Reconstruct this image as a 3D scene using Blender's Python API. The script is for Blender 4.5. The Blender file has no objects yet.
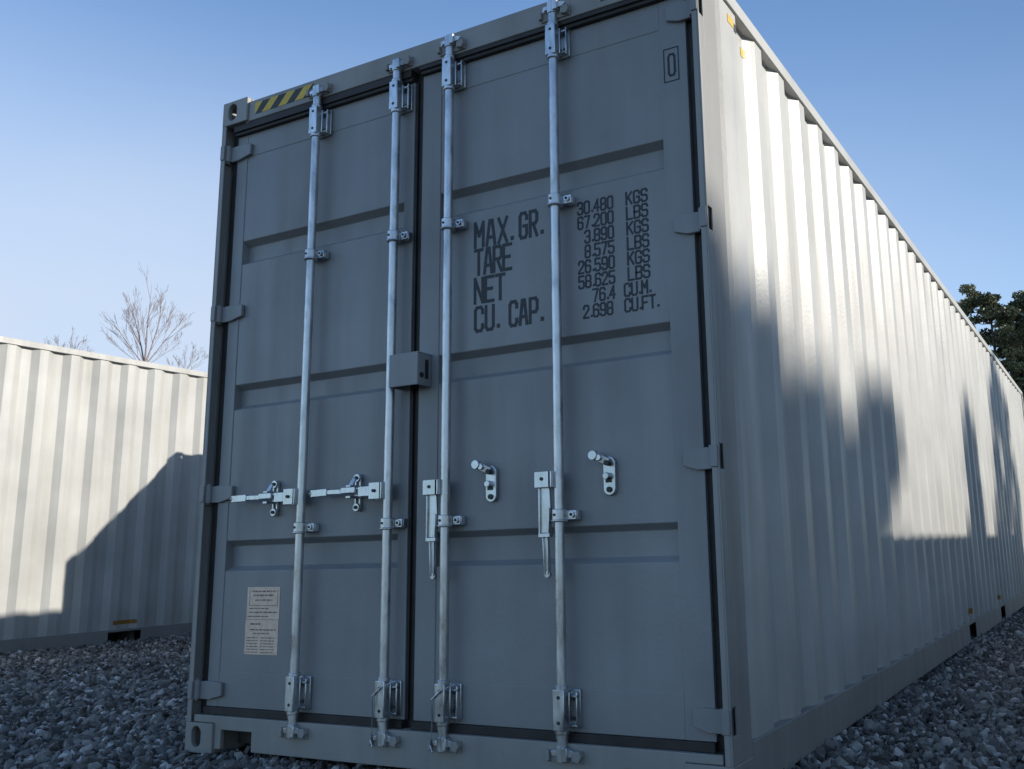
import bpy, bmesh, math, random
import numpy as np
from mathutils import Vector, Matrix, Euler

random.seed(7)
rng = np.random.default_rng(7)
S = bpy.context.scene
COL = S.collection
V = Vector

# ------------------------------------------------------------------ camera
cd = bpy.data.cameras.new('camera')
cam = bpy.data.objects.new('camera', cd)
COL.objects.link(cam)
cam.location = (3.5683, -2.8226, 0.7719)
cam.rotation_euler = (1.7691, 0.0276, 0.4807)
cd.sensor_fit = 'HORIZONTAL'
cd.sensor_width = 36
cd.lens = 942.94 / 1024 * 36
cd.shift_x = -114.95 / 1024
cd.shift_y = -24.65 / 1024
cd.clip_start = 0.05
cd.clip_end = 3000
S.camera = cam

# ------------------------------------------------------------------ light
SUN = V((1.0, 0.447, 0.465)).normalized()          # towards the sun
EL = math.asin(SUN.z)
AZ = math.atan2(SUN.x, SUN.y)
w = bpy.data.worlds.new('World')
S.world = w
w.use_nodes = True
nt = w.node_tree
nt.nodes.clear()
out = nt.nodes.new('ShaderNodeOutputWorld')
bg = nt.nodes.new('ShaderNodeBackground')
sky = nt.nodes.new('ShaderNodeTexSky')
sky.sky_type = 'NISHITA'
sky.sun_disc = False
sky.sun_elevation = EL
sky.sun_rotation = AZ
sky.air_density = 1.0
sky.dust_density = 0.25
sky.ozone_density = 2.0
bg.inputs['Strength'].default_value = 0.15
# thin high haze: a soft veil of cloud low in the west, part of the sky itself
tc = nt.nodes.new('ShaderNodeTexCoord')
nrm = nt.nodes.new('ShaderNodeVectorMath'); nrm.operation = 'NORMALIZE'
nt.links.new(tc.outputs['Generated'], nrm.inputs[0])
dot = nt.nodes.new('ShaderNodeVectorMath'); dot.operation = 'DOT_PRODUCT'
hz = V((-0.90, 0.43, 0)).normalized()
dot.inputs[1].default_value = hz
nt.links.new(nrm.outputs[0], dot.inputs[0])
noi = nt.nodes.new('ShaderNodeTexNoise')
mp = nt.nodes.new('ShaderNodeMapping'); mp.inputs['Scale'].default_value = (1.2, 1.2, 3.5)
nt.links.new(nrm.outputs[0], mp.inputs['Vector'])
nt.links.new(mp.outputs[0], noi.inputs['Vector'])
noi.inputs['Scale'].default_value = 2.2
noi.inputs['Detail'].default_value = 5
noi.inputs['Roughness'].default_value = 0.55
mr = nt.nodes.new('ShaderNodeMapRange'); mr.interpolation_type = 'SMOOTHSTEP'
mr.inputs[1].default_value = 0.35; mr.inputs[2].default_value = 0.95
mr.inputs[3].default_value = 0.26; mr.inputs[4].default_value = 1.0
nt.links.new(dot.outputs['Value'], mr.inputs[0])
nr = nt.nodes.new('ShaderNodeMapRange')
nr.inputs[1].default_value = 0.3; nr.inputs[2].default_value = 0.75
nr.inputs[3].default_value = 0.78; nr.inputs[4].default_value = 1.0
nt.links.new(noi.outputs['Fac'], nr.inputs[0])
mul = nt.nodes.new('ShaderNodeMath'); mul.operation = 'MULTIPLY'
nt.links.new(mr.outputs[0], mul.inputs[0]); nt.links.new(nr.outputs[0], mul.inputs[1])
sep = nt.nodes.new('ShaderNodeSeparateXYZ'); nt.links.new(nrm.outputs[0], sep.inputs[0])
el = nt.nodes.new('ShaderNodeMapRange'); el.interpolation_type = 'SMOOTHSTEP'
el.inputs[1].default_value = 0.56; el.inputs[2].default_value = 0.20
el.inputs[3].default_value = 0.0; el.inputs[4].default_value = 1.0
nt.links.new(sep.outputs[2], el.inputs[0])
mu2 = nt.nodes.new('ShaderNodeMath'); mu2.operation = 'MULTIPLY'
nt.links.new(mul.outputs[0], mu2.inputs[0]); nt.links.new(el.outputs[0], mu2.inputs[1])
add = nt.nodes.new('ShaderNodeMath'); add.operation = 'ADD'; add.inputs[1].default_value = 0.02
add.use_clamp = True
nt.links.new(mu2.outputs[0], add.inputs[0])
mix = nt.nodes.new('ShaderNodeMix'); mix.data_type = 'RGBA'
nt.links.new(add.outputs[0], mix.inputs['Factor'])
SKYGAIN = nt.nodes.new('ShaderNodeMix'); SKYGAIN.data_type = 'RGBA'; SKYGAIN.blend_type = 'MULTIPLY'
SKYGAIN.inputs['Factor'].default_value = 1.0
# sky dimmed towards the sun, added to weaken its fill on shaded steel
dsun = nt.nodes.new('ShaderNodeVectorMath'); dsun.operation = 'DOT_PRODUCT'
dsun.inputs[1].default_value = SUN
nt.links.new(nrm.outputs[0], dsun.inputs[0])
gm = nt.nodes.new('ShaderNodeMapRange'); gm.interpolation_type = 'SMOOTHSTEP'
gm.inputs[1].default_value = 0.10; gm.inputs[2].default_value = 1.0
gm.inputs[3].default_value = 1.0; gm.inputs[4].default_value = 0.30
nt.links.new(dsun.outputs['Value'], gm.inputs[0])
gc = nt.nodes.new('ShaderNodeVectorMath'); gc.operation = 'SCALE'
gc.inputs[0].default_value = (1.15, 1.37, 1.57)
nt.links.new(gm.outputs[0], gc.inputs['Scale'])
nt.links.new(gc.outputs[0], SKYGAIN.inputs['B'])
nt.links.new(sky.outputs[0], SKYGAIN.inputs['A'])
nt.links.new(SKYGAIN.outputs['Result'], mix.inputs['A'])
mix.inputs['B'].default_value = (4.3, 4.95, 6.0, 1)
nt.links.new(mix.outputs['Result'], bg.inputs['Color'])
nt.links.new(bg.outputs[0], out.inputs[0])

sd = bpy.data.lights.new('sun', 'SUN')
sd.energy = 5.0
sd.angle = math.radians(0.6)
sd.color = (1.0, 0.945, 0.85)
sun = bpy.data.objects.new('sun', sd)
COL.objects.link(sun)
sun.rotation_euler = (-SUN).to_track_quat('-Z', 'Y').to_euler()
sun.location = SUN * 60

S.view_settings.view_transform = 'Standard'
S.view_settings.look = 'None'
S.view_settings.exposure = 0.0
S.view_settings.gamma = 1
S.view_settings.use_curve_mapping = False

# ------------------------------------------------------------------ materials
def material(name, rough=0.5, metal=0.0):
    m = bpy.data.materials.new(name)
    m.use_nodes = True
    n = m.node_tree.nodes
    b = n['Principled BSDF']
    b.inputs['Roughness'].default_value = rough
    b.inputs['Metallic'].default_value = metal
    return m, n, m.node_tree.links, b

def noise(n, l, scale, detail=4, vec=(1, 1, 1), rough=0.55):
    t = n.new('ShaderNodeTexCoord')
    mp = n.new('ShaderNodeMapping')
    mp.inputs['Scale'].default_value = vec
    l.new(t.outputs['Object'], mp.inputs[0])
    x = n.new('ShaderNodeTexNoise')
    x.inputs['Scale'].default_value = scale
    x.inputs['Detail'].default_value = detail
    x.inputs['Roughness'].default_value = rough
    l.new(mp.outputs[0], x.inputs['Vector'])
    return x

def ramp(n, l, src, stops):
    r = n.new('ShaderNodeValToRGB')
    while len(r.color_ramp.elements) < len(stops):
        r.color_ramp.elements.new(0.5)
    for e, (p, c) in zip(r.color_ramp.elements, stops):
        e.position = p
        e.color = (*c, 1)
    l.new(src, r.inputs[0])
    return r

def mixc(n, l, fac, a, b, mode='MIX'):
    x = n.new('ShaderNodeMix'); x.data_type = 'RGBA'; x.blend_type = mode
    for sock, v in (('Factor', fac), ('A', a), ('B', b)):
        if isinstance(v, (int, float)):
            x.inputs[sock].default_value = v
        elif isinstance(v, tuple):
            x.inputs[sock].default_value = (*v, 1)
        else:
            l.new(v, x.inputs[sock])
    return x.outputs['Result']

def bump(n, l, b, src, strength, dist):
    x = n.new('ShaderNodeBump')
    x.inputs['Strength'].default_value = strength
    x.inputs['Distance'].default_value = dist
    l.new(src, x.inputs['Height'])
    l.new(x.outputs[0], b.inputs['Normal'])

def paint(name, c, rough=0.42, streak=0.10, rust=0.0):
    m, n, l, b = material(name, rough)
    big = noise(n, l, 1.6, 5)
    st = noise(n, l, 9.0, 5, (1, 1, 0.07))
    fine = noise(n, l, 60, 3)
    dk = tuple(v * 0.80 for v in c)
    lt = tuple(min(1, v * 1.08) for v in c)
    base = ramp(n, l, big.outputs['Fac'], [(0.3, dk), (0.7, lt)]).outputs[0]
    sm = ramp(n, l, st.outputs['Fac'], [(0.45, (0, 0, 0)), (0.85, (streak * 3,) * 3)]).outputs[0]
    dirt = mixc(n, l, sm, base, (c[0] * .62, c[1] * .58, c[2] * .50))
    # small chips and scuffs
    ch = noise(n, l, 38, 8, (1, 1, 1), 0.75)
    cm = ramp(n, l, ch.outputs['Fac'], [(0.70, (0, 0, 0)), (0.74, (.55,) * 3)]).outputs[0]
    col = mixc(n, l, cm, dirt, (c[0] * .5, c[1] * .47, c[2] * .44))
    if rust:
        rn = noise(n, l, 7.5, 9, (1, 1, .55), 0.72)
        rm = ramp(n, l, rn.outputs['Fac'], [(0.66, (0, 0, 0)), (0.72, (rust,) * 3)]).outputs[0]
        col = mixc(n, l, rm, col, (.13, .065, .035))
    # pale stone dust low down on the steel
    tco = n.new('ShaderNodeTexCoord'); sp = n.new('ShaderNodeSeparateXYZ')
    l.new(tco.outputs['Object'], sp.inputs[0])
    dz = n.new('ShaderNodeMapRange'); dz.inputs[1].default_value = .42; dz.inputs[2].default_value = .02
    dz.inputs[3].default_value = 0; dz.inputs[4].default_value = .55
    l.new(sp.outputs[2], dz.inputs[0])
    dn = noise(n, l, 11, 7, (1, 1, .5), .7)
    dm = n.new('ShaderNodeMath'); dm.operation = 'MULTIPLY'
    l.new(dz.outputs[0], dm.inputs[0]); l.new(dn.outputs['Fac'], dm.inputs[1])
    col = mixc(n, l, dm.outputs[0], col, (.20, .185, .165))
    l.new(col, b.inputs['Base Color'])
    r = ramp(n, l, st.outputs['Fac'], [(0.3, (rough - .06,) * 3), (0.8, (rough + .2,) * 3)]).outputs[0]
    l.new(r, b.inputs['Roughness'])
    hb = noise(n, l, 2.3, 2)
    s = n.new('ShaderNodeMath'); s.operation = 'MULTIPLY_ADD'
    s.inputs[1].default_value = 3.2
    l.new(hb.outputs['Fac'], s.inputs[0]); l.new(fine.outputs['Fac'], s.inputs[2])
    bump(n, l, b, s.outputs[0], 0.35, 0.0022)
    return m

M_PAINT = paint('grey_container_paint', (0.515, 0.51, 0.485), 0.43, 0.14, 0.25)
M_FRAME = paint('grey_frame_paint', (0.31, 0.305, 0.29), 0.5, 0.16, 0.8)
M_DOOR = paint('grey_door_paint_shaded', (0.262, 0.267, 0.272), 0.42, 0.09, 0.30)  # same grey as the sides, darkened to put the doors' shade into the colour

def zinc():
    m, n, l, b = material('galvanised_steel', 0.38, 0.88)
    x = noise(n, l, 26, 6, (1, 1, .35))
    l.new(ramp(n, l, x.outputs['Fac'], [(0.3, (.34, .36, .38)), (0.60, (.66, .68, .70)), (0.8, (.42, .42, .41))]).outputs[0], b.inputs['Base Color'])
    l.new(ramp(n, l, x.outputs['Fac'], [(0.3, (.24,) * 3), (0.7, (.44,) * 3)]).outputs[0], b.inputs['Roughness'])
    bump(n, l, b, x.outputs['Fac'], 0.25, 0.001)
    return m
M_ZINC = zinc()

def plain(name, a, c2, rough, scale=8, bmp=0.2, metal=0):
    m, n, l, b = material(name, rough, metal)
    x = noise(n, l, scale, 6)
    l.new(ramp(n, l, x.outputs['Fac'], [(0.3, a), (0.7, c2)]).outputs[0], b.inputs['Base Color'])
    if bmp:
        bump(n, l, b, x.outputs['Fac'], bmp, 0.002)
    return m
M_RUBBER = plain('door_seal_rubber', (.014, .012, .012), (.034, .028, .026), .6, 14)
M_INK = plain('black_marking_paint', (.010, .012, .016), (.020, .022, .028), .5, 60, 0)
M_YEL = plain('yellow_marking_paint', (.58, .38, .03), (.72, .50, .05), .5, 30, 0)
M_BLK = plain('black_stripe_paint', (.012, .012, .012), (.03, .03, .03), .5, 30, 0)
M_PLATE = plain('aged_data_plate', (.70, .49, .36), (.86, .65, .50), .45, 40, 0.1)
M_PTXT = plain('data_plate_print', (.14, .10, .09), (.22, .17, .15), .5, 40, 0)
M_ORANGE = plain('orange_label_paint', (.24, .11, .015), (.36, .18, .03), .5, 40, 0)
M_DARKFLOOR = plain('container_floor_steel', (.04, .038, .035), (.08, .07, .06), .7, 4)
M_BARK = plain('pine_bark', (.07, .05, .04), (.17, .12, .09), .9, 9, 0.6)
M_TWIG = plain('bare_tree_bark', (.30, .23, .21), (.44, .36, .34), .85, 12, 0.4)

def leafmat(name, a, c2):
    m, n, l, b = material(name, .55)
    at = n.new('ShaderNodeAttribute'); at.attribute_name = 'tone'
    l.new(ramp(n, l, at.outputs['Fac'], [(0.0, a), (1.0, c2)]).outputs[0], b.inputs['Base Color'])
    return m
M_PINE = leafmat('pine_needles', (.06, .07, .03), (.28, .27, .14))
M_CEDAR = leafmat('cedar_foliage', (.030, .05, .02), (.08, .11, .04))

def stonemat():
    m, n, l, b = material('crushed_stone', .85)
    at = n.new('ShaderNodeAttribute'); at.attribute_name = 'tone'
    c = ramp(n, l, at.outputs['Fac'], [(0.0, (.065, .062, .058)), (0.35, (.145, .138, .130)), (0.75, (.30, .29, .27)), (1.0, (.60, .58, .55))]).outputs[0]
    x = noise(n, l, 70, 5)
    c = mixc(n, l, 0.5, c, ramp(n, l, x.outputs['Fac'], [(0.3, (.55,) * 3), (0.7, (1.0,) * 3)]).outputs[0], 'MULTIPLY')
    l.new(c, b.inputs['Base Color'])
    bump(n, l, b, x.outputs['Fac'], .4, .003)
    return m
M_STONE = stonemat()

def groundmat():
    m, n, l, b = material('stone_dust_ground', .95)
    t = n.new('ShaderNodeTexCoord')
    v = n.new('ShaderNodeTexVoronoi'); v.inputs['Scale'].default_value = 24
    l.new(t.outputs['Object'], v.inputs['Vector'])
    x = noise(n, l, 1.1, 6)
    c = ramp(n, l, v.outputs['Color'], [(0.1, (.05, .05, .052)), (0.5, (.11, .11, .113)), (0.9, (.22, .22, .225))]).outputs[0]
    c = mixc(n, l, .6, c, ramp(n, l, x.outputs['Fac'], [(0.3, (.6,) * 3), (0.7, (1,) * 3)]).outputs[0], 'MULTIPLY')
    l.new(c, b.inputs['Base Color'])
    inv = n.new('ShaderNodeMath'); inv.operation = 'SUBTRACT'; inv.inputs[0].default_value = 1
    l.new(v.outputs['Distance'], inv.inputs[1])
    bump(n, l, b, inv.outputs[0], 1.0, .03)
    return m
M_GROUND = groundmat()

# ------------------------------------------------------------------ helpers
def tag(o, label=None, cat=None, group=None, kind=None):
    if label: o['label'] = label
    if cat: o['category'] = cat
    if group: o['group'] = group
    if kind: o['kind'] = kind
    return o

def empty(name, loc, rz=0, size=.3):
    o = bpy.data.objects.new(name, None)
    o.empty_display_size = size
    o.location = loc
    o.rotation_euler = (0, 0, rz)
    COL.objects.link(o)
    return o

class MB:
    """collects shapes, built as one mesh object"""
    def __init__(s):
        s.v = []; s.f = []
    def addm(s, vs, fs):
        o = len(s.v)
        s.v += [tuple(a) for a in vs]
        s.f += [tuple(i + o for i in f) for f in fs]
        return s
    def box(s, x0, x1, y0, y1, z0, z1):
        return s.addm([(x0, y0, z0), (x1, y0, z0), (x1, y1, z0), (x0, y1, z0), (x0, y0, z1), (x1, y0, z1), (x1, y1, z1), (x0, y1, z1)],
                      [(3, 2, 1, 0), (4, 5, 6, 7), (0, 1, 5, 4), (1, 2, 6, 5), (2, 3, 7, 6), (3, 0, 4, 7)])
    def prism(s, poly, y0, y1):
        """poly of (x,z) (counter-clockwise seen from -y), extruded along y"""
        n = len(poly)
        vs = [(x, y0, z) for x, z in poly] + [(x, y1, z) for x, z in poly]
        fs = [tuple(range(n)), tuple(range(2 * n - 1, n - 1, -1))]
        fs += [(i, i + n, (i + 1) % n + n, (i + 1) % n) for i in range(n)]
        return s.addm(vs, fs)
    def tube(s, a, b, r0, r1=None, n=14, caps=True):
        a = V(a); b = V(b)
        r1 = r0 if r1 is None else r1
        d = (b - a).normalized()
        u = d.orthogonal().normalized(); w_ = d.cross(u)
        vs = []
        for p, r in ((a, r0), (b, r1)):
            for i in range(n):
                t = 2 * math.pi * i / n
                vs.append(p + (u * math.cos(t) + w_ * math.sin(t)) * r)
        fs = [(i, (i + 1) % n, (i + 1) % n + n, i + n) for i in range(n)]
        if caps:
            fs += [tuple(range(n - 1, -1, -1)), tuple(range(n, 2 * n))]
        return s.addm(vs, fs)
    def bar(s, a, b, w_, h, up=(0, -1, 0)):
        """rectangular bar from a to b; w_ across, h along up"""
        a = V(a); b = V(b); d = (b - a).normalized(); u = V(up)
        u = (u - d * u.dot(d)).normalized(); r = d.cross(u)
        vs = []
        for p in (a, b):
            for sx, sz in ((-1, -1), (1, -1), (1, 1), (-1, 1)):
                vs.append(p + r * sx * w_ / 2 + u * sz * h / 2)
        return s.addm(vs, [(0, 1, 2, 3), (7, 6, 5, 4), (0, 4, 5, 1), (1, 5, 6, 2), (2, 6, 7, 3), (3, 7, 4, 0)])
    def holeplate(s, o, eu, ev, en, w_, h, t, hw, hh, cu=.5, cv=.5, n=28):
        """plate w_ x h with a rounded-slot hole; o corner, eu/ev in-plane axes, en normal"""
        o = V(o); eu = V(eu); ev = V(ev); en = V(en)
        cx, cy = w_ * cu, h * cv
        inner = []; outer = []
        for i in range(n):
            a = 2 * math.pi * (i + .5) / n
            c, q = math.cos(a), math.sin(a)
            if hh > hw:
                r = hw / 2; ix = r * c; iy = r * q + (hh / 2 - r) * (1 if q > 0 else -1)
            else:
                r = hh / 2; ix = r * c + (hw / 2 - r) * (1 if c > 0 else -1); iy = r * q
            inner.append((cx + ix, cy + iy))
            tx = ((w_ - cx) if c > 0 else cx) / max(abs(c), 1e-6)
            ty = ((h - cy) if q > 0 else cy) / max(abs(q), 1e-6)
            k = min(tx, ty)
            outer.append((cx + c * k, cy + q * k))
        # snap the points nearest the corners on to them
        for X, Y in ((0, 0), (w_, 0), (w_, h), (0, h)):
            j = min(range(n), key=lambda i: (outer[i][0] - X) ** 2 + (outer[i][1] - Y) ** 2)
            outer[j] = (X, Y)
        vs = []
        for d in (0, t):
            for P in (outer, inner):
                vs += [o + eu * p[0] + ev * p[1] - en * d for p in P]
        fs = []
        for i in range(n):
            j = (i + 1) % n
            fs += [(i, j, j + n, i + n), (i + 2 * n, i + 3 * n, j + 3 * n, j + 2 * n), (i + n, j + n, j + 3 * n, i + 3 * n), (i, i + 2 * n, j + 2 * n, j)]
        return s.addm(vs, fs)
    def build(s, name, mat, parent=None, bevel=0, smooth=False, seg=2):
        me = bpy.data.meshes.new(name)
        me.from_pydata(s.v, [], s.f)
        me.materials.append(mat)
        bm = bmesh.new(); bm.from_mesh(me)
        bmesh.ops.recalc_face_normals(bm, faces=bm.faces)
        bm.to_mesh(me); bm.free()
        if smooth:
            for p in me.polygons: p.use_smooth = True
            me.set_sharp_from_angle(angle=math.radians(38))
        o = bpy.data.objects.new(name, me)
        COL.objects.link(o)
        if parent: o.parent = parent
        if bevel:
            b = o.modifiers.new('bevel', 'BEVEL')
            b.width = bevel; b.segments = seg; b.limit_method = 'ANGLE'
            b.angle_limit = math.radians(40)
            b.use_clamp_overlap = True
        return o

def copy_tree(o, parent=None):
    c = o.copy(); COL.objects.link(c)
    if parent: c.parent = parent
    for ch in o.children:
        copy_tree(ch, c)
    return c

# ------------------------------------------------------------------ ground
def ground():
    n = 60
    xs = np.concatenate([-np.geomspace(1500, 12, 18), np.linspace(-10, 12, n), np.geomspace(14, 1500, 18)])
    ys = np.concatenate([-np.geomspace(1500, 7, 18), np.linspace(-5, 20, n), np.geomspace(22, 1500, 18)])
    vs = []; fs = []
    for y in ys:
        for x in xs:
            h = -0.028
            if abs(x) < 12 and -6 < y < 21:
                h += 0.012 * math.sin(x * 2.1 + y * .7) * math.sin(y * 1.7 - x * .6)
            vs.append((x, y, h))
    W = len(xs)
    for j in range(len(ys) - 1):
        for i in range(W - 1):
            a = j * W + i
            fs.append((a, a + 1, a + 1 + W, a + W))
    b = MB(); b.addm(vs, fs)
    o = b.build('ground', M_GROUND)
    tag(o, kind='structure')
ground()

# ------------------------------------------------------------------ container
WD, HT, LN = 2.438, 2.896, 12.192
RX = [0.610, 1.066, 1.342, 1.836]        # locking rods
ROD_R = 0.0178
DY = 0.045                               # door face

def side_profile():
    """(y, depth) breakpoints of the corrugated side sheet"""
    p = [(0.172, .031), (0.196, .031), (0.245, 0), (0.415, 0)]
    e = 0.415
    for k in range(37):
        p += [(e + .066, .031), (e + .157, .031), (e + .223, 0), (e + .305, 0)]
        e += .305
    p += [(LN - .172, 0)]
    return p
PROFILE = side_profile()

def depth_at(y):
    for (a, da), (b, db) in zip(PROFILE, PROFILE[1:]):
        if a <= y <= b:
            return da + (db - da) * (y - a) / max(b - a, 1e-9)
    return 0

def casting(root, x0, y0, z0, xs, ys, top):
    """hollow corner fitting. xs: +1 when its outer side faces +x, ys: +1 when its end faces +y"""
    w_, d, h, t = .162, .178, .118, .026
    b = MB()
    x1, y1, z1 = x0 + w_, y0 + d, z0 + h
    X, Y, Z = V((1, 0, 0)), V((0, 1, 0)), V((0, 0, 1))
    cu = .40 if xs < 0 else .60
    # end face with an upright slot
    if ys < 0:
        b.holeplate((x0, y0, z0), X, Z, -Y, w_, h, t, .056, .082, cu, .53)
        b.box(x0 + t, x1 - t, y1 - .012, y1, z0 + .001, z1 - .001)
    else:
        b.holeplate((x0, y1, z0), X, Z, Y, w_, h, t, .056, .082, cu, .53)
        b.box(x0 + t, x1 - t, y0, y0 + .012, z0 + .001, z1 - .001)
    ya, yb = (y0 + t, y1) if ys < 0 else (y0, y1 - t)
    # outer side with a slot, inner side plain
    if xs < 0:
        b.holeplate((x0, ya, z0), Y, Z, -X, yb - ya, h, t, .08, .056, .5, .53)
        b.box(x1 - .012, x1, ya, yb, z0, z1)
    else:
        b.holeplate((x1, ya, z0), Y, Z, X, yb - ya, h, t, .08, .056, .5, .53)
        b.box(x0, x0 + .012, ya, yb, z0, z1)
    zt = (z1 - .020, z1) if top else (z0, z0 + .020)
    zo = (z0, z0 + .012) if top else (z1 - .012, z1)
    xi0, xi1 = (x0 + t, x1 - .012) if xs < 0 else (x0 + .012, x1 - t)
    b.holeplate((xi0, ya, zt[1] - .001), X, Y, Z, xi1 - xi0, yb - ya, .018, .055, .10)
    b.box(xi0, xi1, ya, yb, zo[0] + .001, zo[1] - .001)
    return b.build('corner_casting', M_FRAME, root, .004)

def conform(name, mat, root, y0, y1, z0, z1, skew=0.0, off=.0015, x=None):
    """a thin painted patch following the right side sheet"""
    ys = [y0] + [p[0] for p in PROFILE if y0 < p[0] < y1] + [y1]
    b = MB(); vs = []
    for y in ys:
        xx = WD - .012 - depth_at(y) + off
        u = (y - y0) / (y1 - y0)
        vs += [(xx, y, z0), (xx, y + 0, z1)]
    fs = [(2 * i, 2 * i + 2, 2 * i + 3, 2 * i + 1) for i in range(len(ys) - 1)]
    b.addm(vs, fs)
    return b, vs

# ---- lettering: single-stroke block letters on a 1 x 2 grid
G = {
 'M': [[(0, 0), (0, 2), (.5, .9), (1, 2), (1, 0)]],
 'A': [[(0, 0), (.35, 2), (.65, 2), (1, 0)], [(.16, .62), (.84, .62)]],
 'X': [[(0, 0), (1, 2)], [(0, 2), (1, 0)]],
 'G': [[(1, 1.5), (1, 1.75), (.78, 2), (.22, 2), (0, 1.75), (0, .25), (.22, 0), (.78, 0), (1, .25), (1, .95), (.55, .95)]],
 'R': [[(0, 0), (0, 2), (.78, 2), (1, 1.78), (1, 1.22), (.78, 1), (0, 1)], [(.45, 1), (1, 0)]],
 'T': [[(0, 2), (1, 2)], [(.5, 2), (.5, 0)]],
 'E': [[(1, 2), (0, 2), (0, 0), (1, 0)], [(0, 1.02), (.8, 1.02)]],
 'N': [[(0, 0), (0, 2), (1, 0), (1, 2)]],
 'C': [[(1, 1.5), (1, 1.75), (.78, 2), (.22, 2), (0, 1.75), (0, .25), (.22, 0), (.78, 0), (1, .25), (1, .5)]],
 'U': [[(0, 2), (0, .25), (.22, 0), (.78, 0), (1, .25), (1, 2)]],
 'P': [[(0, 0), (0, 2), (.78, 2), (1, 1.78), (1, 1.1), (.78, .88), (0, .88)]],
 'K': [[(0, 0), (0, 2)], [(1, 2), (0, .8)], [(.35, 1.2), (1, 0)]],
 'S': [[(1, 1.6), (1, 1.78), (.78, 2), (.22, 2), (0, 1.78), (0, 1.25), (.22, 1.02), (.78, 1.02), (1, .8), (1, .22), (.78, 0), (.22, 0), (0, .22), (0, .4)]],
 'L': [[(0, 2), (0, 0), (1, 0)]],
 'B': [[(0, 0), (0, 2), (.78, 2), (1, 1.8), (1, 1.22), (.8, 1.02), (1, .8), (1, .22), (.78, 0), (0, 0)], [(0, 1.02), (.8, 1.02)]],
 'F': [[(1, 2), (0, 2), (0, 0)], [(0, 1.02), (.8, 1.02)]],
 '0': [[(.22, 0), (0, .25), (0, 1.75), (.22, 2), (.78, 2), (1, 1.75), (1, .25), (.78, 0), (.22, 0)]],
 '2': [[(0, 1.5), (0, 1.75), (.22, 2), (.78, 2), (1, 1.75), (1, 1.3), (0, .2), (0, 0), (1, 0)]],
 '3': [[(0, 1.65), (0, 1.78), (.22, 2), (.78, 2), (1, 1.78), (1, 1.25), (.78, 1.02), (.4, 1.02)], [(.78, 1.02), (1, .8), (1, .22), (.78, 0), (.22, 0), (0, .22), (0, .4)]],
 '4': [[(.75, 0), (.75, 2), (0, .6), (1, .6)]],
 '5': [[(1, 2), (0, 2), (0, 1.15), (.78, 1.15), (1, .92), (1, .22), (.78, 0), (.22, 0), (0, .22), (0, .4)]],
 '6': [[(1, 1.65), (1, 1.78), (.78, 2), (.22, 2), (0, 1.75), (0, .25), (.22, 0), (.78, 0), (1, .25), (1, .9), (.78, 1.12), (0, 1.12)]],
 '7': [[(0, 2), (1, 2), (.35, 0)]],
 '8': [[(.22, 0), (0, .22), (0, .8), (.22, 1.02), (0, 1.25), (0, 1.78), (.22, 2), (.78, 2), (1, 1.78), (1, 1.25), (.78, 1.02), (1, .8), (1, .22), (.78, 0), (.22, 0)], [(.22, 1.02), (.78, 1.02)]],
 '9': [[(0, .35), (0, .22), (.22, 0), (.78, 0), (1, .25), (1, 1.75), (.78, 2), (.22, 2), (0, 1.75), (0, 1.1), (.22, .88), (1, .88)]],
}
def letters(b, text, x, z, h, cw, adv, th, y, cnt=[0]):
    """text with baseline z, cap height h, letter width cw, advance adv, on the plane y facing -y"""
    for c in text:
        if c == ' ':
            x += adv * .8; continue
        if c == '.':
            yy = y - .0008
            b.box(x, x + th * 1.15, yy, y, z, z + th * 1.25)
            x += adv * .42; continue
        for line in G[c]:
            for (a0, b0), (a1, b1) in zip(line, line[1:]):
                cnt[0] = (cnt[0] + 1) % 9
                yy = y - .0006 - cnt[0] * .00007
                p = V((x + a0 * cw, 0, z + b0 * h / 2)); q = V((x + a1 * cw, 0, z + b1 * h / 2))
                d = (q - p).normalized() * th * .42
                p -= d; q += d
                r = V((-d.z, 0, d.x)).normalized() * th / 2
                vs = [p - r, q - r, q + r, p + r]
                vs = [(v.x, yy, v.z) for v in vs]
                b.addm(vs + [(v[0], y + .0005, v[2]) for v in vs], [(0, 1, 2, 3), (0, 4, 5, 1), (1, 5, 6, 2), (2, 6, 7, 3), (3, 7, 4, 0)])
        x += adv
    return x

GROOVES = [(2.205, 2.100), (1.535, 1.430), (0.855, 0.735)]

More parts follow.
